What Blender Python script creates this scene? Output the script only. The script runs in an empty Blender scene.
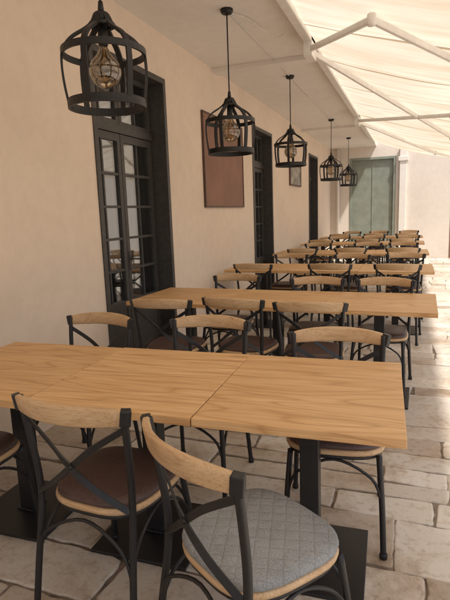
import bpy, math, random, bmesh
from mathutils import Vector, Matrix
random.seed(7)
C=bpy.context; D=bpy.data
WX=-2.35; CZ=3.18; HC=1.44; EY=15.3

# ---------------------------------------------------------------- materials
def newmat(name):
    m=D.materials.new(name); m.use_nodes=True
    nt=m.node_tree; b=nt.nodes["Principled BSDF"]
    return m,nt,b
def N(nt,t,**k):
    n=nt.nodes.new(t)
    for a,v in k.items(): setattr(n,a,v)
    return n
def ramp(nt,stops):
    r=N(nt,'ShaderNodeValToRGB')
    e=r.color_ramp.elements
    while len(e)<len(stops): e.new(0.5)
    for i,(p,c) in enumerate(stops):
        e[i].position=p; e[i].color=(c[0],c[1],c[2],1)
    return r
def coords(nt,scale=(1,1,1),kind='Object',rnd=False):
    tc=N(nt,'ShaderNodeTexCoord'); mp=N(nt,'ShaderNodeMapping')
    mp.inputs['Scale'].default_value=scale
    if rnd:
        oi=N(nt,'ShaderNodeObjectInfo'); mu=N(nt,'ShaderNodeVectorMath',operation='SCALE')
        cx=N(nt,'ShaderNodeCombineXYZ')
        for i in range(3): nt.links.new(oi.outputs['Random'],cx.inputs[i])
        mu.inputs['Scale'].default_value=37.0
        nt.links.new(cx.outputs[0],mu.inputs[0])
        ad=N(nt,'ShaderNodeVectorMath',operation='ADD')
        nt.links.new(tc.outputs[kind],ad.inputs[0]); nt.links.new(mu.outputs[0],ad.inputs[1])
        nt.links.new(ad.outputs[0],mp.inputs['Vector'])
    else: nt.links.new(tc.outputs[kind],mp.inputs['Vector'])
    return mp.outputs[0]
def noise(nt,vec,scale,detail=4,rough=.55,dist=0):
    n=N(nt,'ShaderNodeTexNoise'); n.inputs['Scale'].default_value=scale
    n.inputs['Detail'].default_value=detail; n.inputs['Roughness'].default_value=rough
    n.inputs['Distortion'].default_value=dist
    nt.links.new(vec,n.inputs['Vector']); return n
def bump(nt,b,h,strength,dist=.01):
    bp=N(nt,'ShaderNodeBump'); bp.inputs['Strength'].default_value=strength
    bp.inputs['Distance'].default_value=dist
    nt.links.new(h,bp.inputs['Height']); nt.links.new(bp.outputs[0],b.inputs['Normal'])
def mix(nt,f,a,c,mode='MIX'):
    m=N(nt,'ShaderNodeMix',data_type='RGBA',blend_type=mode)
    for s,v in ((m.inputs[0],f),(m.inputs[6],a),(m.inputs[7],c)):
        if hasattr(v,'links') or hasattr(v,'is_output'): nt.links.new(v,s)
        else: s.default_value=v if isinstance(v,(int,float)) else (*v,1)
    return m.outputs[2]

def plaster(name,c,var=.05,rough=.9):
    m,nt,b=newmat(name); v=coords(nt)
    n1=noise(nt,v,.8,4,.6); n3=noise(nt,v,9,3,.65)
    d=tuple(x*(1-1.6*var) for x in c); l=tuple(min(1,x*(1+.7*var)) for x in c)
    r=ramp(nt,[(.3,d),(.52,c),(.75,l)]); nt.links.new(n1.outputs[0],r.inputs[0])
    r2=ramp(nt,[(.3,(.95,.945,.94)),(.6,(1,1,1))]); nt.links.new(n3.outputs[0],r2.inputs[0])
    col=mix(nt,1.0,r.outputs[0],r2.outputs[0],'MULTIPLY')
    nt.links.new(col,b.inputs['Base Color'])
    b.inputs['Roughness'].default_value=rough
    nb=noise(nt,v,38,2,.6); bump(nt,b,nb.outputs[0],.22,.006)
    return m
M_wall=plaster("cream_plaster",(.82,.69,.565))
M_ceil=plaster("white_ceiling_paint",(.82,.78,.73),.02)
M_end=plaster("pale_plaster",(.72,.65,.57))
M_trim=plaster("white_stone_trim",(.78,.74,.68),.03)

def oak(name,light,dark,rnd=True,scale=1.0,rough=.42,cath=.6):
    m,nt,b=newmat(name)
    v=coords(nt,(.9*scale,6*scale,6*scale),rnd=rnd)
    v2=coords(nt,(4*scale,170*scale,170*scale),rnd=rnd)
    n1=noise(nt,v,1.3,4,.6,1.6); n2=noise(nt,v2,1,3,.6)
    nr=noise(nt,v,.62,2,.5,.3)
    mu=N(nt,'ShaderNodeMath',operation='MULTIPLY'); mu.inputs[1].default_value=15; nt.links.new(nr.outputs[0],mu.inputs[0])
    fr=N(nt,'ShaderNodeMath',operation='PINGPONG'); fr.inputs[1].default_value=.5; nt.links.new(mu.outputs[0],fr.inputs[0])
    mid=tuple((a+c)/2 for a,c in zip(light,dark))
    r1=ramp(nt,[(.28,dark),(.5,mid),(.68,light)]); nt.links.new(n1.outputs[0],r1.inputs[0])
    rw=ramp(nt,[(0,(.70,.60,.50)),(.08,(.88,.83,.77)),(.24,(1,1,1)),(1,(1,1,1))]); nt.links.new(fr.outputs[0],rw.inputs[0])
    rf=ramp(nt,[(.36,(.68,.59,.50)),(.52,(1,1,1))]); nt.links.new(n2.outputs[0],rf.inputs[0])
    c1=mix(nt,cath,r1.outputs[0],rw.outputs[0],'MULTIPLY')
    c2=mix(nt,.6,c1,rf.outputs[0],'MULTIPLY')
    # slight batch-to-batch tone difference between boards
    oi=N(nt,'ShaderNodeObjectInfo'); ro=ramp(nt,[(0,(.92,.90,.87)),(1,(1,1,1))]); nt.links.new(oi.outputs['Random'],ro.inputs[0])
    c3=mix(nt,1.0,c2,ro.outputs[0],'MULTIPLY')
    nt.links.new(c3,b.inputs['Base Color'])
    rg=ramp(nt,[(.3,(rough-.08,)*3),(.7,(rough+.1,)*3)]); nt.links.new(n1.outputs[0],rg.inputs[0]); nt.links.new(rg.outputs[0],b.inputs['Roughness'])
    bump(nt,b,n2.outputs[0],.12,.002)
    return m
M_oak=oak("oak_laminate",(.80,.53,.27),(.66,.39,.175),rough=.5,cath=.75)
M_rail=oak("bent_beech",(.74,.53,.32),(.60,.40,.22),True,1.3,.42,.4)

def simple(name,c,rough=.5,metal=0,nscale=30,var=.15,bmp=.1):
    m,nt,b=newmat(name); v=coords(nt)
    n=noise(nt,v,nscale,2)
    r=ramp(nt,[(.3,tuple(x*(1-var) for x in c)),(.7,tuple(min(1,x*(1+var)) for x in c))])
    nt.links.new(n.outputs[0],r.inputs[0]); nt.links.new(r.outputs[0],b.inputs['Base Color'])
    b.inputs['Roughness'].default_value=rough; b.inputs['Metallic'].default_value=metal
    if bmp: bump(nt,b,n.outputs[0],bmp,.003)
    return m
M_black=simple("black_powder_coat",(.014,.014,.016),.42,0,90,.2,.05)
M_lamp=simple("black_lamp_metal",(.010,.010,.012),.5,0,60,.25,.1)
M_vinyl=simple("brown_leatherette",(.085,.052,.045),.45,0,120,.25,.3)
M_doorp=simple("dark_grey_door_paint",(.06,.056,.053),.5,0,25,.2,.05)
M_board=simple("brown_menu_board",(.25,.125,.082),.6,0,3,.15,.05)
M_boardf=simple("dark_wood_trim",(.10,.05,.035),.5,0,20,.25,.1)
M_white=simple("white_aluminium",(.78,.76,.72),.4,0,15,.06,0)
M_cable=simple("white_cable_plastic",(.72,.70,.66),.5,bmp=0)
M_shutter=simple("grey_green_paint",(.235,.26,.215),.6,0,5,.12,.05)
M_wood=simple("brown_door_wood",(.20,.11,.06),.6,0,12,.3,.1)
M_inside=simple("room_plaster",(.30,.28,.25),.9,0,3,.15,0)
M_curtain=simple("voile_curtain",(.56,.56,.55),.9,0,8,.12,0)

M_felt,nt,b=newmat("grey_felt")
v=coords(nt)
n=noise(nt,v,240,4,.7); n0=noise(nt,v,11,3)
r=ramp(nt,[(.3,(.22,.23,.235)),(.7,(.44,.455,.46))]); nt.links.new(n.outputs[0],r.inputs[0])
r0=ramp(nt,[(.3,(.80,.80,.80)),(.7,(1,1,1))]); nt.links.new(n0.outputs[0],r0.inputs[0])
sx=N(nt,'ShaderNodeSeparateXYZ'); nt.links.new(v,sx.inputs[0])
def quilt(op):
    a=N(nt,'ShaderNodeMath',operation=op); nt.links.new(sx.outputs[0],a.inputs[0]); nt.links.new(sx.outputs[1],a.inputs[1])
    m=N(nt,'ShaderNodeMath',operation='MULTIPLY'); m.inputs[1].default_value=52; nt.links.new(a.outputs[0],m.inputs[0])
    s=N(nt,'ShaderNodeMath',operation='SINE'); nt.links.new(m.outputs[0],s.inputs[0])
    ab=N(nt,'ShaderNodeMath',operation='ABSOLUTE'); nt.links.new(s.outputs[0],ab.inputs[0])
    return ab.outputs[0]
mn=N(nt,'ShaderNodeMath',operation='MINIMUM'); nt.links.new(quilt('ADD'),mn.inputs[0]); nt.links.new(quilt('SUBTRACT'),mn.inputs[1])
pw=N(nt,'ShaderNodeMath',operation='POWER'); pw.inputs[1].default_value=.4; nt.links.new(mn.outputs[0],pw.inputs[0])
rq=ramp(nt,[(0,(.62,.62,.62)),(.45,(1,1,1))]); nt.links.new(pw.outputs[0],rq.inputs[0])
c1=mix(nt,1.0,r.outputs[0],r0.outputs[0],'MULTIPLY'); c2=mix(nt,.6,c1,rq.outputs[0],'MULTIPLY')
nt.links.new(c2,b.inputs['Base Color']); b.inputs['Roughness'].default_value=.95
bump(nt,b,pw.outputs[0],.5,.006)

def glassmat(name,tint,ref):
    m=D.materials.new(name); m.use_nodes=True; nt=m.node_tree; nt.nodes.clear()
    o=N(nt,'ShaderNodeOutputMaterial'); mx=N(nt,'ShaderNodeMixShader'); t=N(nt,'ShaderNodeBsdfTransparent'); g=N(nt,'ShaderNodeBsdfGlossy')
    t.inputs[0].default_value=(*tint,1); g.inputs[0].default_value=(.95,.95,.95,1); g.inputs['Roughness'].default_value=.03
    lw=N(nt,'ShaderNodeLayerWeight'); lw.inputs[0].default_value=.35
    mr=N(nt,'ShaderNodeMapRange'); mr.inputs[3].default_value=ref; mr.inputs[4].default_value=.9
    nt.links.new(lw.outputs['Fresnel'],mr.inputs[0]); nt.links.new(mr.outputs[0],mx.inputs[0])
    nt.links.new(t.outputs[0],mx.inputs[1]); nt.links.new(g.outputs[0],mx.inputs[2]); nt.links.new(mx.outputs[0],o.inputs[0])
    return m
M_glass=glassmat("window_glass",(.80,.84,.86),.16)
M_bulb=glassmat("amber_bulb_glass",(.80,.70,.56),.12)
M_fil=simple("filament_tube",(.62,.48,.26),.5,bmp=0)

# awning fabric
M_awn=D.materials.new("cream_awning_canvas"); M_awn.use_nodes=True; nt=M_awn.node_tree; nt.nodes.clear()
o=N(nt,'ShaderNodeOutputMaterial'); mx=N(nt,'ShaderNodeMixShader'); mx.inputs[0].default_value=.47
df=N(nt,'ShaderNodeBsdfDiffuse'); tl=N(nt,'ShaderNodeBsdfTranslucent')
v=coords(nt); n=noise(nt,v,.7,3,.6); n2=noise(nt,coords(nt,(.8,7,1)),1.2,3)
r=ramp(nt,[(.3,(.76,.67,.54)),(.7,(.84,.77,.65))]); nt.links.new(n.outputs[0],r.inputs[0])
r2=ramp(nt,[(.3,(.84,.80,.74)),(.62,(1,1,1))]); nt.links.new(n2.outputs[0],r2.inputs[0])
sx=N(nt,'ShaderNodeSeparateXYZ'); nt.links.new(v,sx.inputs[0])
m1=N(nt,'ShaderNodeMath',operation='DIVIDE'); m1.inputs[1].default_value=1.2; nt.links.new(sx.outputs[1],m1.inputs[0])
fr=N(nt,'ShaderNodeMath',operation='FRACT'); nt.links.new(m1.outputs[0],fr.inputs[0])
rs=ramp(nt,[(0,(.50,.42,.34)),(.026,(.58,.50,.40)),(.03,(1,1,1))]); nt.links.new(fr.outputs[0],rs.inputs[0])
c=mix(nt,1.0,r.outputs[0],r2.outputs[0],'MULTIPLY'); c=mix(nt,1.0,c,rs.outputs[0],'MULTIPLY')
nt.links.new(c,df.inputs[0]); nt.links.new(c,tl.inputs[0])
nt.links.new(df.outputs[0],mx.inputs[1]); nt.links.new(tl.outputs[0],mx.inputs[2]); nt.links.new(mx.outputs[0],o.inputs[0])

# paving stone
M_stone,nt,b=newmat("limestone_paving")
v=coords(nt); at=N(nt,'ShaderNodeAttribute'); at.attribute_name="tint"
rb=ramp(nt,[(0,(.38,.31,.245)),(.25,(.52,.45,.37)),(.5,(.58,.53,.47)),(.75,(.64,.58,.50)),(1,(.68,.64,.58))])
nt.links.new(at.outputs['Fac'],rb.inputs[0])
n1=noise(nt,v,3.0,6,.68,.6); n2=noise(nt,v,24,4,.65)
r1=ramp(nt,[(.30,(.56,.47,.38)),(.42,(.82,.76,.69)),(.50,(.96,.945,.92)),(.66,(1.0,1.0,1.0))]); nt.links.new(n1.outputs[0],r1.inputs[0])
r2=ramp(nt,[(.32,(.66,.60,.53)),(.48,(1,1,1))]); nt.links.new(n2.outputs[0],r2.inputs[0])
c=mix(nt,.9,rb.outputs[0],r1.outputs[0],'MULTIPLY'); c=mix(nt,.7,c,r2.outputs[0],'MULTIPLY')
nt.links.new(c,b.inputs['Base Color'])
rr=ramp(nt,[(.3,(.45,.45,.45)),(.7,(.8,.8,.8))]); nt.links.new(n1.outputs[0],rr.inputs[0]); nt.links.new(rr.outputs[0],b.inputs['Roughness'])
nb=noise(nt,v,14,4,.65); bump(nt,b,nb.outputs[0],.5,.012)
M_mortar=simple("paving_mortar",(.20,.155,.12),.95,0,18,.4,.4)

# ---------------------------------------------------------------- mesh builder
class MB:
    def __init__(s): s.v=[];s.f=[];s.m=[];s.sm=[]
    def add(s,vs,fs,mi=0,smooth=False):
        o=len(s.v); s.v+= [tuple(x) for x in vs]
        for f in fs: s.f.append(tuple(i+o for i in f)); s.m.append(mi); s.sm.append(smooth)
    def box(s,x0,x1,y0,y1,z0,z1,mi=0):
        vs=[(x,y,z) for x in(x0,x1) for y in(y0,y1) for z in(z0,z1)]
        s.add(vs,[(0,1,3,2),(4,6,7,5),(0,4,5,1),(2,3,7,6),(0,2,6,4),(1,5,7,3)],mi)
    def sweep(s,pts,prof,up=Vector((0,0,1)),closed=False,mi=0,smooth=False,scales=None):
        pts=[Vector(p) for p in pts]; n=len(pts); k=len(prof); vs=[]
        for i,p in enumerate(pts):
            if closed: t=pts[(i+1)%n]-pts[i-1]
            else: t=pts[min(i+1,n-1)]-pts[max(i-1,0)]
            t.normalize()
            u=up(p) if callable(up) else Vector(up)
            if abs(t.dot(u.normalized()))>.98: u=Vector((0,1,0.01)) if abs(t.y)<.9 else Vector((1,0,0))
            sd=t.cross(u).normalized(); u2=sd.cross(t).normalized()
            sc=scales[i] if scales else (1,1)
            for (a,c) in prof: vs.append(p+sd*a*sc[0]+u2*c*sc[1])
        fs=[]
        for i in range(n if closed else n-1):
            j=(i+1)%n
            for q in range(k):
                r=(q+1)%k; fs.append((i*k+q,i*k+r,j*k+r,j*k+q))
        if not closed: fs.append(tuple(range(k))[::-1]); fs.append(tuple((n-1)*k+q for q in range(k)))
        s.add(vs,fs,mi,smooth)
    def tube(s,pts,r,ns=10,**k):
        prof=[(r*math.cos(2*math.pi*i/ns),r*math.sin(2*math.pi*i/ns)) for i in range(ns)]
        s.sweep(pts,prof,smooth=True,**k)
    def lathe(s,prof,ns=24,c=(0,0,0),mi=0,smooth=True):
        vs=[];k=len(prof)
        for i in range(ns):
            a=2*math.pi*i/ns
            for r,z in prof: vs.append((c[0]+r*math.cos(a),c[1]+r*math.sin(a),c[2]+z))
        fs=[]
        for i in range(ns):
            j=(i+1)%ns
            for q in range(k-1): fs.append((i*k+q,j*k+q,j*k+q+1,i*k+q+1))
        s.add(vs,fs,mi,smooth)
    def mesh(s,name,mats):
        me=D.meshes.new(name); me.from_pydata(s.v,[],s.f)
        for m in mats: me.materials.append(m)
        for i,p in enumerate(me.polygons): p.material_index=s.m[i]; p.use_smooth=s.sm[i]
        me.validate(); me.update()
        bm=bmesh.new(); bm.from_mesh(me); bmesh.ops.recalc_face_normals(bm,faces=bm.faces); bm.to_mesh(me); bm.free()
        return me
def obj(name,me,parent=None,loc=(0,0,0),rot=0,bevel=0):
    o=D.objects.new(name,me); C.collection.objects.link(o); o.location=loc; o.rotation_euler=(0,0,rot)
    if parent: o.parent=parent
    if bevel:
        b=o.modifiers.new("bevel",'BEVEL'); b.width=bevel; b.segments=2; b.limit_method='ANGLE'; b.angle_limit=math.radians(40)
    return o
def empty(name,loc=(0,0,0),rot=0):
    o=D.objects.new(name,None); C.collection.objects.link(o); o.location=loc; o.rotation_euler=(0,0,rot); o.empty_display_size=.2
    return o
def smooth_path(ctrl,n=6):
    P=[Vector(p) for p in ctrl]; out=[]
    for i in range(len(P)-1):
        p0=P[max(i-1,0)];p1=P[i];p2=P[i+1];p3=P[min(i+2,len(P)-1)]
        for k in range(n):
            t=k/n
            out.append(.5*((2*p1)+(p2-p0)*t+(2*p0-5*p1+4*p2-p3)*t*t+(-p0+3*p1-3*p2+p3)*t**3))
    out.append(P[-1]); return out

# ---------------------------------------------------------------- ground
g=MB(); g.add([(-150,-150,-.022),(150,-150,-.022),(150,150,-.022),(-150,150,-.022)],[(0,1,2,3)])
obj("ground",g.mesh("ground",[M_mortar]))
mo=MB(); mo.add([(-2.7,-6,-.010),(10,-6,-.010),(10,17,-.010),(-2.7,17,-.010)],[(0,1,2,3)])
obj("paving_joints",mo.mesh("paving_joints",[M_mortar]))
pv=MB(); tints=[]
def slab(x0,x1,y0,y1):
    gp=.0055
    x0+=gp;x1-=gp;y0+=gp;y1-=gp
    j=lambda s:random.uniform(-s,s)
    cs=[(x0+j(.016),y0+j(.012)),(x1+j(.016),y0+j(.012)),(x1+j(.016),y1+j(.012)),(x0+j(.016),y1+j(.012))]
    pts=[]
    for i in range(4):
        a=Vector(cs[i]);p=Vector(cs[i-1]);n=Vector(cs[(i+1)%4])
        rc=random.uniform(.005,.02)
        if random.random()<.12: rc=random.uniform(.03,.055)
        d0=(p-a).normalized();d1=(n-a).normalized()
        pts+=[a+d0*rc, a+d0*rc*.25+d1*rc*.25, a+d1*rc]
        L=(n-a).length
        m=max(1,int(L/.05))
        for q in range(1,m+1):
            t=q/(m+1)
            if rc/L<t<1-.06/L:
                nn=Vector((-d1.y,d1.x)); pts.append(a+d1*(L*t)+nn*j(.005))
    c=sum(pts,Vector((0,0)))/len(pts); z=j(.002); k=len(pts)
    tx,ty=j(.004),j(.004)
    zz=lambda p: z+tx*(p.x-c.x)+ty*(p.y-c.y)
    vs=[]
    for sh,dz in ((0,-.02),(0,-.005),(.003,-.0015),(.008,0)):
        for p in pts:
            q=p+(c-p).normalized()*sh; vs.append((q.x,q.y,zz(q)+dz-.001))
    fs=[]
    for r in range(3):
        for i in range(k):
            n=(i+1)%k; fs.append((r*k+i,r*k+n,(r+1)*k+n,(r+1)*k+i))
    fs.append(tuple(3*k+i for i in range(k)))
    t=random.betavariate(1.8,1.6)
    pv.add(vs,fs,0,False); tints.extend([t]*len(fs))
y=-2.0
while y<EY+.3:
    h=random.choice([.19,.23,.27,.31,.36,.41])
    x=-2.75+random.uniform(-.3,0)
    while x<8.5:
        w=random.uniform(.22,.78)
        if h>.26 and w<.48 and random.random()<.4:
            hs=h*random.uniform(.38,.62); slab(x,x+w,y,y+hs); slab(x,x+w,y+hs,y+h)
        else: slab(x,x+w,y,y+h)
        x+=w
    y+=h
me=D.meshes.new("pavement"); me.from_pydata(pv.v,[],pv.f); me.materials.append(M_stone)
a=me.attributes.new("tint",'FLOAT','FACE')
a.data.foreach_set("value",tints); me.update()
obj("stone_pavement",me)

# ---------------------------------------------------------------- building
bld=empty("restaurant_building")
doors=[(3.44,4.70),(7.58,8.72),(12.0,13.15)]; DT=2.76
w=MB(); y=-4.0
for a0,a1 in doors:
    w.box(WX-.35,WX,y,a0,-.05,DT); y=a1
w.box(WX-.35,WX,y,EY+.35,-.05,DT)
w.box(WX-.35,WX,-4,EY+.35,DT,6.0)
obj("plaster_wall",w.mesh("plaster_wall",[M_wall]),bld)
w=MB(); w.box(WX+.0,-1.06,-4,EY,CZ,CZ+.18)
w.box(WX+.001,-1.075,6.0,6.18,CZ-.05,CZ-.001)
w.box(WX+.001,-1.075,11.2,11.38,CZ-.05,CZ-.001)
obj("porch_ceiling",w.mesh("porch_ceiling",[M_ceil]),bld)
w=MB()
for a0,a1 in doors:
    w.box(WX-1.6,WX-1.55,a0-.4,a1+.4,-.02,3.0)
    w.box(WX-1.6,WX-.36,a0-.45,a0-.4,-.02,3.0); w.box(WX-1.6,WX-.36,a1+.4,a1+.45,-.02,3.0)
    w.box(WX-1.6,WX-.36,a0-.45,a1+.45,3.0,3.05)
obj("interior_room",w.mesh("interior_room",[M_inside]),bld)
def french_door(a0,a1,name="french_door"):
    e=empty(name,(WX,a0,0)); e.parent=bld
    W=a1-a0; f=MB(); gl=MB(); cu=MB(); X=-.2
    f.box(-.24,.012,-.002,.05,0,DT-.05); f.box(-.24,.012,W-.05,W+.002,0,DT-.05); f.box(-.24,.012,-.002,W+.002,DT-.05,DT+.002)
    f.box(-.24,-.14,.05,W-.05,2.18,2.25)
    half=(W-.10)/2
    for k in range(2):
        y0=.05+k*half+.004; y1=y0+half-.008
        xa,xb=X-.0,X+.045
        st=.05
        f.box(xa,xb,y0,y0+st,.01,2.175); f.box(xa,xb,y1-st,y1,.01,2.175)
        f.box(xa,xb,y0+st,y1-st,2.11,2.175); f.box(xa,xb,y0+st,y1-st,.01,.14)
        f.box(xa+.01,xb-.008,y0+st,y1-st,.14,.60); f.box(xa,xb,y0+st,y1-st,.60,.67)
        for q in range(1,5):
            z=.67+(2.11-.67)*q/5; f.box(xa+.008,xb-.004,y0+st,y1-st,z-.011,z+.011)
        ym=(y0+y1)/2; f.box(xa+.01,xb-.006,ym-.010,ym+.010,.67,2.11)
        gl.box(xa+.018,xa+.024,y0+st-.005,y1-st+.005,.665,2.115)
        f.box(xa,xb,y0,y0+.045,2.25,DT-.05); f.box(xa,xb,y1-.045,y1,2.25,DT-.05)
        f.box(xa,xb,y0+.045,y1-.045,2.25,2.29); f.box(xa,xb,y0+.045,y1-.045,DT-.09,DT-.05)
        f.box(xa+.01,xb-.006,ym-.010,ym+.010,2.29,DT-.09)
        gl.box(xa+.018,xa+.024,y0+.04,y1-.04,2.285,DT-.085)
    f.tube([(X+.045,W/2+.035,1.05),(X+.085,W/2+.035,1.05),(X+.09,W/2+.05,1.05),(X+.09,W/2+.14,1.04)],.009,8)
    f.box(X+.045,X+.053,W/2+.02,W/2+.05,.95,1.12)
    n=90; vs=[];fs=[]
    for i in range(n+1):
        yy=-.02+(W+.04)*i/n; xx=-.33+.018*math.sin(i*.9)+.01*math.sin(i*.37+1)
        vs+= [(xx,yy,.03),(xx*1.0,yy,2.7)]
    for i in range(n): fs.append((2*i,2*i+2,2*i+3,2*i+1))
    cu.add(vs,fs,0,True)
    obj("door_frame",f.mesh("door_frame",[M_doorp]),e); obj("glass_panes",gl.mesh("glass",[M_glass]),e)
    obj("curtain",cu.mesh("curtain",[M_curtain]),e)
for a0,a1 in doors: french_door(a0,a1)

ew=empty("courtyard_end_wall")
w=MB(); w.box(WX,-1.80,EY,EY+.3,-.05,5); w.box(-1.80,-.52,EY,EY+.3,2.88,5); w.box(-.52,.93,EY,EY+.3,-.05,5)
w.box(.93,1.85,EY,EY+.3,2.5,5); w.box(1.85,6,EY,EY+.3,-.05,5)
obj("plaster",w.mesh("end_wall",[M_end]),ew)
w=MB(); w.box(-.42,-.24,EY-.09,EY-.001,-.05,3.1); w.box(-.46,-.20,EY-.12,EY-.001,2.72,2.84)
obj("pilaster",w.mesh("pilaster",[M_trim]),ew,bevel=.008)
w=MB(); w.tube([(-2.12,EY-.07,-.01),(-2.12,EY-.07,CZ-.01)],.04,12)
for z in (.5,1.6,2.7): w.lathe([(.048,z-.02),(.05,z),(.048,z+.02)],14,(-2.12,EY-.07,0))
obj("drain_pipe",w.mesh("drain_pipe",[M_trim]),ew)
w=MB(); w.box(-1.80,-1.73,EY-.01,EY+.1,0,2.88);w.box(-.59,-.52,EY-.01,EY+.1,0,2.88);w.box(-1.73,-.59,EY-.01,EY+.1,2.81,2.88)
w.box(-1.73,-.59,EY+.06,EY+.09,0,2.81); w.box(-1.17,-1.15,EY+.045,EY+.06,0,2.81)
for z in (.08,2.77): w.box(-1.73,-1.17,EY+.05,EY+.06,z-.04,z+.04); w.box(-1.15,-.59,EY+.05,EY+.06,z-.04,z+.04)
obj("green_shutter_door",w.mesh("green_door",[M_shutter]),ew,bevel=.004)
w=MB(); w.box(.93,1.0,EY-.01,EY+.1,0,2.5);w.box(1.78,1.85,EY-.01,EY+.1,0,2.5);w.box(1.0,1.78,EY-.01,EY+.1,2.43,2.5);w.box(1.0,1.78,EY+.05,EY+.09,0,2.43)
for z in (.25,1.25,2.2): w.box(1.1,1.68,EY+.03,EY+.05,z-.06,z+.06)
obj("brown_wood_door",w.mesh("brown_door",[M_wood]),ew,bevel=.004)

e=empty("menu_board",(WX,5.60,1.52))
w=MB(); w.box(.002,.02,.02,1.43,.02,1.09); obj("panel",w.mesh("panel",[M_board]),e)
w=MB(); w.box(.001,.028,0,1.45,0,.02);w.box(.001,.028,0,1.45,1.09,1.11);w.box(.001,.028,0,.02,.02,1.09);w.box(.001,.028,1.43,1.45,.02,1.09)
for yy,zz_ in ((.06,.06),(1.39,.06),(.06,1.05),(1.39,1.05)): w.box(.02,.023,yy-.008,yy+.008,zz_-.008,zz_+.008)
obj("trim",w.mesh("trim",[M_boardf]),e,bevel=.002)
e=empty("framed_picture",(WX,10.0,1.95))
w=MB(); w.box(.002,.02,.03,1.0,.03,.40); obj("print",w.mesh("print",[simple("faded_print",(.30,.28,.24),.5,0,6,.6)]),e)
w=MB(); w.box(.001,.03,0,1.03,0,.03);w.box(.001,.03,0,1.03,.40,.43);w.box(.001,.03,0,.03,.03,.40);w.box(.001,.03,1.0,1.03,.03,.40)
obj("frame",w.mesh("frame",[M_boardf]),e)

# ---------------------------------------------------------------- awning
aw=empty("retractable_awning")
AY=13.6
ax0,ax1,az0,sl=-1.0,1.35,3.10,.27
nx,ny=24,int((AY+2)*14); vs=[];fs=[]
for i in range(nx+1):
    x=ax0+(ax1-ax0)*i/nx; u=i/nx
    for j in range(ny+1):
        y=-2.0+(AY+2)*j/ny
        ph=(y/1.2)%1.0
        z=az0-sl*(x-ax0)-.05*math.sin(math.pi*u)*(1+.3*math.sin(y*1.3))-.045*math.sin(math.pi*ph)*math.sin(math.pi*min(1,u*1.1))
        z+=.007*math.sin(y*7+x*3)+.005*math.sin(y*15-x*4+math.sin(x*5))*(1-u*.5)
        vs.append((x,y,z))
for i in range(nx):
    for j in range(ny): q=i*(ny+1)+j; fs.append((q,q+1,q+ny+2,q+ny+1))
m=MB(); m.add(vs,fs,0,True)
vs=[];fs=[];z1=az0-sl*(ax1-ax0)
for j in range(ny*2+1):
    y=-2+(AY+2)*j/(ny*2); xx=ax1+.03+.008*math.sin(y*9)
    vs+=[(xx,y,z1-.02),(xx,y,z1-.13-.03*abs(math.sin(y*math.pi/.3)))]
for j in range(ny*2): fs.append((2*j,2*j+1,2*j+3,2*j+2))
m.add(vs,fs,0,True)
obj("canvas",m.mesh("canvas",[M_awn]),aw)
m=MB(); m.box(-1.058,-.97,-2.05,AY+.05,3.05,3.21)
obj("cassette",m.mesh("cassette",[M_white]),aw,bevel=.012)
m=MB(); m.tube([(ax1,-2,z1-.02),(ax1,AY,z1-.02)],.028,12)
def azs(x): return az0-sl*(x-ax0)-.13
def P(x,y,d=0): return Vector((x,y,azs(x)-d))
def arm(p,q,r=.014,w=.025):
    m.sweep([p,q],[(-r,-w),(r,-w),(r*1.25,-w*.6),(r*1.25,w*.6),(r,w),(-r,w),(-r*1.25,w*.6),(-r*1.25,-w*.6)])
def joint(p):
    m.lathe([(0,.042),(.026,.042),(.033,.034),(.033,-.034),(.026,-.042),(0,-.042)],14,tuple(p))
for (b0,el,fr_) in [((-1.0,5.2),(-.33,4.06),(1.3,6.3)),((-1.0,9.6),(.42,7.35),(1.3,8.6)),((-1.0,5.32),(.54,9.4),(1.3,11.6)),((-1.0,0.6),(.3,-.6),(1.3,1.2)),((-1.0,9.75),(.4,12.3),(1.3,13.2))]:
    p,q,r_=P(*b0,-.02),P(*el),P(*fr_,-.05)
    arm(p,q); arm(q,r_); joint(q); joint(p)
    m.box(p.x-.05,p.x+.03,p.y-.06,p.y+.06,p.z-.07,p.z+.1)
obj("folding_arms",m.mesh("arms",[M_white]),aw)

# ---------------------------------------------------------------- pendant lamps
def ring(mb,R,z,t,h,ns=48,mi=0):
    mb.lathe([(R-t,z-h),(R,z-h),(R+.001,z),(R,z+h),(R-t,z+h),(R-t,z-h)],ns,(0,0,0),mi,False)
cage=MB()
prof=smooth_path([(.040,0,.235),(.058,0,.20),(.095,0,.17),(.165,0,.125),(.210,0,.065),(.220,0,-.01),(.214,0,-.11),(.198,0,-.215)],5)
for k in range(6):
    a=math.pi*2*k/6+.35; R=Matrix.Rotation(a,3,'Z')
    cage.sweep([R@p for p in prof],[(-.015,-.006),(.015,-.006),(.015,.006),(-.015,.006)],up=lambda p:Vector((p.x,p.y,.05)))
ring(cage,.222,.055,.013,.016); ring(cage,.207,-.205,.016,.021); ring(cage,.068,.195,.02,.008)
cage.lathe([(0,.255),(.035,.255),(.045,.245),(.045,.215),(.04,.21),(0,.21)],24)
cage.lathe([(0,.31),(.012,.31),(.018,.255),(0,.255)],16)
cage.lathe([(0,.21),(.024,.21),(.026,.10),(.022,.092),(0,.092)],20)
cageM=cage.mesh("cage",[M_lamp])
bl=MB(); bp=[]
for i in range(20):
    t=math.pi*(i/19); bp.append((.085*math.sin(t),-.035-.085*math.cos(t)))
bp=[q for q in bp if not(q[1]>.030 and q[0]<.055)]+[(.036,.055),(.024,.08),(.018,.095)]
bl.lathe(bp,28); bulbM=bl.mesh("bulb",[M_bulb])
fl=MB()
fl.tube([(0,0,.09),(0,0,.03)],.006,8)
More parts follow.
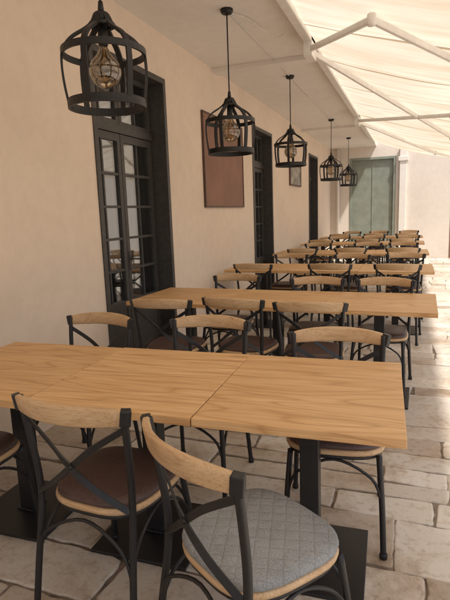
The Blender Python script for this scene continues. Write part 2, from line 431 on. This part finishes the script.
for k in range(4):
    a=k*math.pi/2; c,s=math.cos(a),math.sin(a)
    fl.tube([(.006*c,.006*s,.03),(.03*c,.03*s,.0),(.028*c,.028*s,-.065),(.008*c,.008*s,-.08)],.0022,6)
filM=fl.mesh("filament",[M_fil])
for (y,z,x) in [(2.45,2.245,-1.57),(4.42,2.195,-1.57),(6.80,2.26,-1.57),(10.3,2.24,-1.57),(13.1,2.24,-1.57)]:
    e=empty("pendant_lamp",(x,y,z),random.uniform(0,1))
    obj("cage",cageM,e); obj("bulb",bulbM,e); obj("filament",filM,e)
    m=MB(); m.tube([(0,0,.30),(0,0,CZ-z-.01)],.006,8); m.lathe([(0,CZ-z-.035),(.045,CZ-z-.035),(.055,CZ-z-.02),(.055,CZ-z-.001),(0,CZ-z-.001)],24)
    obj("cord_and_canopy",m.mesh("cord",[M_lamp]),e)
m=MB(); m.tube(smooth_path([(-1.57,4.45,CZ-.012),(-1.45,4.62,CZ-.03),(-1.32,4.95,CZ-.09),(-1.2,4.95,CZ-.10),(-1.1,4.7,CZ-.05),(-1.07,4.55,CZ-.02)],6),.005,8)
m.tube([(-1.57,4.45,CZ-.008),(-1.57,6.0,CZ-.008)],.006,8); m.tube([(-1.57,6.18,CZ-.008),(-1.57,11.2,CZ-.008)],.006,8)
obj("ceiling_cable",m.mesh("ceiling_cable",[M_cable]))

# ---------------------------------------------------------------- chair
def seat_outline(sc=1.0,n=48):
    out=[]
    for i in range(n):
        a=2*math.pi*i/n; c,s=math.cos(a),math.sin(a); p=2/3.2
        x=.208*math.copysign(abs(c)**p,c); y=.205*math.copysign(abs(s)**p,s)
        x*=(1+.07*(y/.2)); out.append((x*sc,y*sc))
    return out
def loft(mb,rings,mi=0,n=48):
    vs=[]
    for sc,z in rings: vs+=[(x,y,z) for x,y in seat_outline(sc,n)]
    fs=[]
    for r in range(len(rings)-1):
        for i in range(n): j=(i+1)%n; fs.append((r*n+i,r*n+j,(r+1)*n+j,(r+1)*n+i))
    fs.append(tuple(range(n))[::-1]); fs.append(tuple((len(rings)-1)*n+i for i in range(n)))
    mb.add(vs,fs,mi,True)
fr=MB(); rt=.0125
for s in (-1,1):
    fr.tube(smooth_path([(s*.215,-.262,0),(s*.205,-.235,.2),(s*.197,-.200,.42),(s*.200,-.196,.55),(s*.208,-.212,.70),(s*.214,-.232,.845)],5),rt,12)
    fr.tube(smooth_path([(s*.205,.215,0),(s*.197,.195,.22),(s*.183,.165,.43)],5),rt,12)
    for (px,py) in ((.215,-.262),(.205,.215)):
        fr.lathe([(0,0),(.016,0),(.017,.018),(.013,.026)],12,(s*px,py,0))
    pts=smooth_path([(s*.205,-.225,.775),(s*.09,-.245,.70),(0,-.25+s*.003,.625),(-s*.09,-.238,.55),(-s*.193,-.205,.475)],5)
    fr.sweep(pts,[(-.003,-.011),(.003,-.011),(.003,.011),(-.003,.011)],up=Vector((s*.7,0,1)))
    fr.tube(smooth_path([(s*.204,-.232,.23),(s*.195,-.17,.34),(s*.19,-.02,.405),(s*.19,.12,.34),(s*.196,.196,.24)],5),.0065,8)
for yy,xs in ((-.232,.203),(.196,.196)):
    fr.tube(smooth_path([(-xs,yy,.23),(-xs*.78,yy*.97,.34),(0,yy*.9,.405),(xs*.78,yy*.97,.34),(xs,yy,.23)],5),.0065,8)
ol=[(x,y,.425) for x,y in seat_outline(.93,32)]
fr.tube(ol,.010,8,closed=True)
fr.lathe([(0,.006),(.010,.006),(.010,-.006),(0,-.006)],12,(0,-.25,.625))
chairFrame=fr.mesh("chair_frame",[M_black])
rl=MB(); pts=[];scs=[]
n=22
for i in range(n+1):
    t=-1+2*i/n; x=.232*t; y=-.300+.074*t*t; z=.832-.010*t*t
    pts.append((x,y,z)); k=1-abs(t)**3*.30
    scs.append((1 if abs(t)<.97 else .7,k if abs(t)<.97 else k*.75))
w_,h_=.011,.036
rl.sweep(pts,[(-w_*.6,-h_),(w_*.6,-h_),(w_,-h_*.8),(w_,h_*.8),(w_*.6,h_),(-w_*.6,h_),(-w_,h_*.8),(-w_,-h_*.8)],up=Vector((0,-.18,1)),smooth=True,scales=scs)
railM=rl.mesh("chair_rail",[M_rail])
br=MB()
for s in (-1,1):
    br.sweep([(s*.237,-.224,.822),(s*.222,-.236,.824),(s*.209,-.244,.826)],[(-.0140,-.028),(.0140,-.028),(.0140,.028),(-.0140,.028)],up=Vector((0,-.18,1)))
brM=br.mesh("rail_brackets",[M_black])
st=MB(); loft(st,[(.95,.432),(1.0,.437),(1.01,.446),(1.0,.455),(.97,.458)]); seatW=st.mesh("seat_rim",[M_rail])
st=MB(); loft(st,[(.95,.458),(.975,.464),(.965,.474),(.92,.483),(.8,.489),(.5,.493),(.2,.494)]); seatV=st.mesh("seat_pad",[M_vinyl])
st=MB(); loft(st,[(.97,.458),(1.0,.463),(1.01,.472),(1.0,.481),(.965,.487),(.85,.490),(.5,.492),(.2,.493)]); seatF=st.mesh("felt_cushion",[M_felt])
def chair(rx,ry,ang=0,felt=False):
    """rx,ry = back rail centre; ang: 0 faces +Y (deg, ccw)"""
    a=math.radians(ang); off=Vector((0,.26,0)); off.rotate(Matrix.Rotation(a,3,'Z'))
    e=empty("crossback_chair",(rx+off.x,ry+off.y,0),a)
    obj("frame",chairFrame,e); obj("back_rail",railM,e); obj("rail_brackets",brM,e,bevel=.004); obj("seat_rim",seatW,e)
    obj("felt_cushion" if felt else "seat_pad",seatF if felt else seatV,e)

# ---------------------------------------------------------------- tables
topc={}
def tmesh(L):
    if L not in topc:
        m=MB(); m.box(-L/2,L/2,-.4,.4,.719,.75); topc[L]=m.mesh("table_top",[M_oak])
    return topc[L]
pd=MB(); pd.box(-.038,.038,-.038,.038,.014,.70); pd.box(-.225,.225,-.225,.225,0,.014); pd.box(-.05,.05,-.05,.05,.014,.024)
pd.box(-.24,.24,-.022,.022,.70,.7185); pd.box(-.022,.022,-.30,-.022,.70,.7185); pd.box(-.022,.022,.022,.30,.70,.7185)
pedM=pd.mesh("pedestal",[M_black])
def row(xr,yc,n,L,ang=0):
    a=math.radians(ang)
    for k in range(n):
        d=-(L/2+k*(L+.003)); x=xr+d*math.cos(a); y=yc+d*math.sin(a)+random.uniform(-.007,.007)
        e=empty("dining_table",(x,y,random.uniform(0,.002)),a+math.radians(random.uniform(-.25,.25)))
        obj("table_top",tmesh(L),e,bevel=.0025); obj("pedestal",pedM,e,bevel=.003)
row(-.02,1.90,3,.70,2.5)
row(.17,3.87,3,.79,-1)
row(.22,6.15,3,.80,0)
row(.22,8.45,3,.80,1)
row(.20,10.75,3,.80,0)
row(.20,13.0,3,.80,0)
chair(-1.05,1.25,-3); chair(-1.80,1.22,4); chair(-.565,1.10,-33,True)
for x,y,a in [(-1.76,2.52,178),(-1.07,2.58,183),(-.335,2.42,186)]: chair(x,y,a)
for x,y,a in [(-1.68,3.10,3),(-1.18,3.22,-6),(-.62,3.16,5)]: chair(x,y,a)
for x,y,a in [(-1.57,4.50,180),(-.78,4.36,184),(-.21,4.36,176)]: chair(x,y,a)
for yc in (6.15,8.45,10.75,13.0):
    for x in (-1.68,-.9,-.13):
        chair(x+random.uniform(-.06,.06),yc-.68+random.uniform(-.08,.05),random.uniform(-8,8))
    for x in (-1.58,-.79,-.14):
        chair(x+random.uniform(-.06,.06),yc+.64+random.uniform(-.05,.08),180+random.uniform(-8,8))

# ---------------------------------------------------------------- light
el=math.radians(60); hd=Vector((.85,-.53)).normalized()
sv=Vector((hd.x*math.cos(el),hd.y*math.cos(el),math.sin(el)))
wd=D.worlds.new("World"); C.scene.world=wd; wd.use_nodes=True; nt=wd.node_tree
bg=nt.nodes["Background"]; sk=nt.nodes.new('ShaderNodeTexSky'); sk.sky_type='NISHITA'; sk.sun_disc=False
sk.sun_elevation=el; sk.sun_rotation=math.atan2(sv.x,sv.y)
sk.dust_density=4.0; sk.air_density=1.0; sk.ozone_density=.6
nt.links.new(sk.outputs[0],bg.inputs[0]); bg.inputs[1].default_value=.15
ld=D.lights.new("sun",'SUN'); ld.energy=5; ld.angle=math.radians(2.5); ld.color=(1,.95,.89)
lo=D.objects.new("sun",ld); C.collection.objects.link(lo); lo.rotation_euler=(-sv).to_track_quat('-Z','Y').to_euler(); lo.location=(5,-3,8)

# ---------------------------------------------------------------- camera
yaw,pit,rol=math.radians(20.8),math.radians(9.8),math.radians(2.0)
F=Vector((-math.sin(yaw)*math.cos(pit),math.cos(yaw)*math.cos(pit),-math.sin(pit)))
R0=Vector((math.cos(yaw),math.sin(yaw),0)); U0=R0.cross(F)
R=R0*math.cos(rol)-U0*math.sin(rol); U=U0*math.cos(rol)+R0*math.sin(rol)
cd=D.cameras.new("camera"); co=D.objects.new("camera",cd); C.collection.objects.link(co)
mt=Matrix((( R.x,U.x,-F.x,0),(R.y,U.y,-F.y,0),(R.z,U.z,-F.z,HC),(0,0,0,1)))
co.matrix_world=mt
cd.sensor_fit='VERTICAL'; cd.sensor_height=36; cd.lens=30; cd.clip_end=500; cd.clip_start=.05
C.scene.camera=co
C.scene.view_settings.view_transform='Standard'; C.scene.view_settings.look='None'; C.scene.view_settings.exposure=0
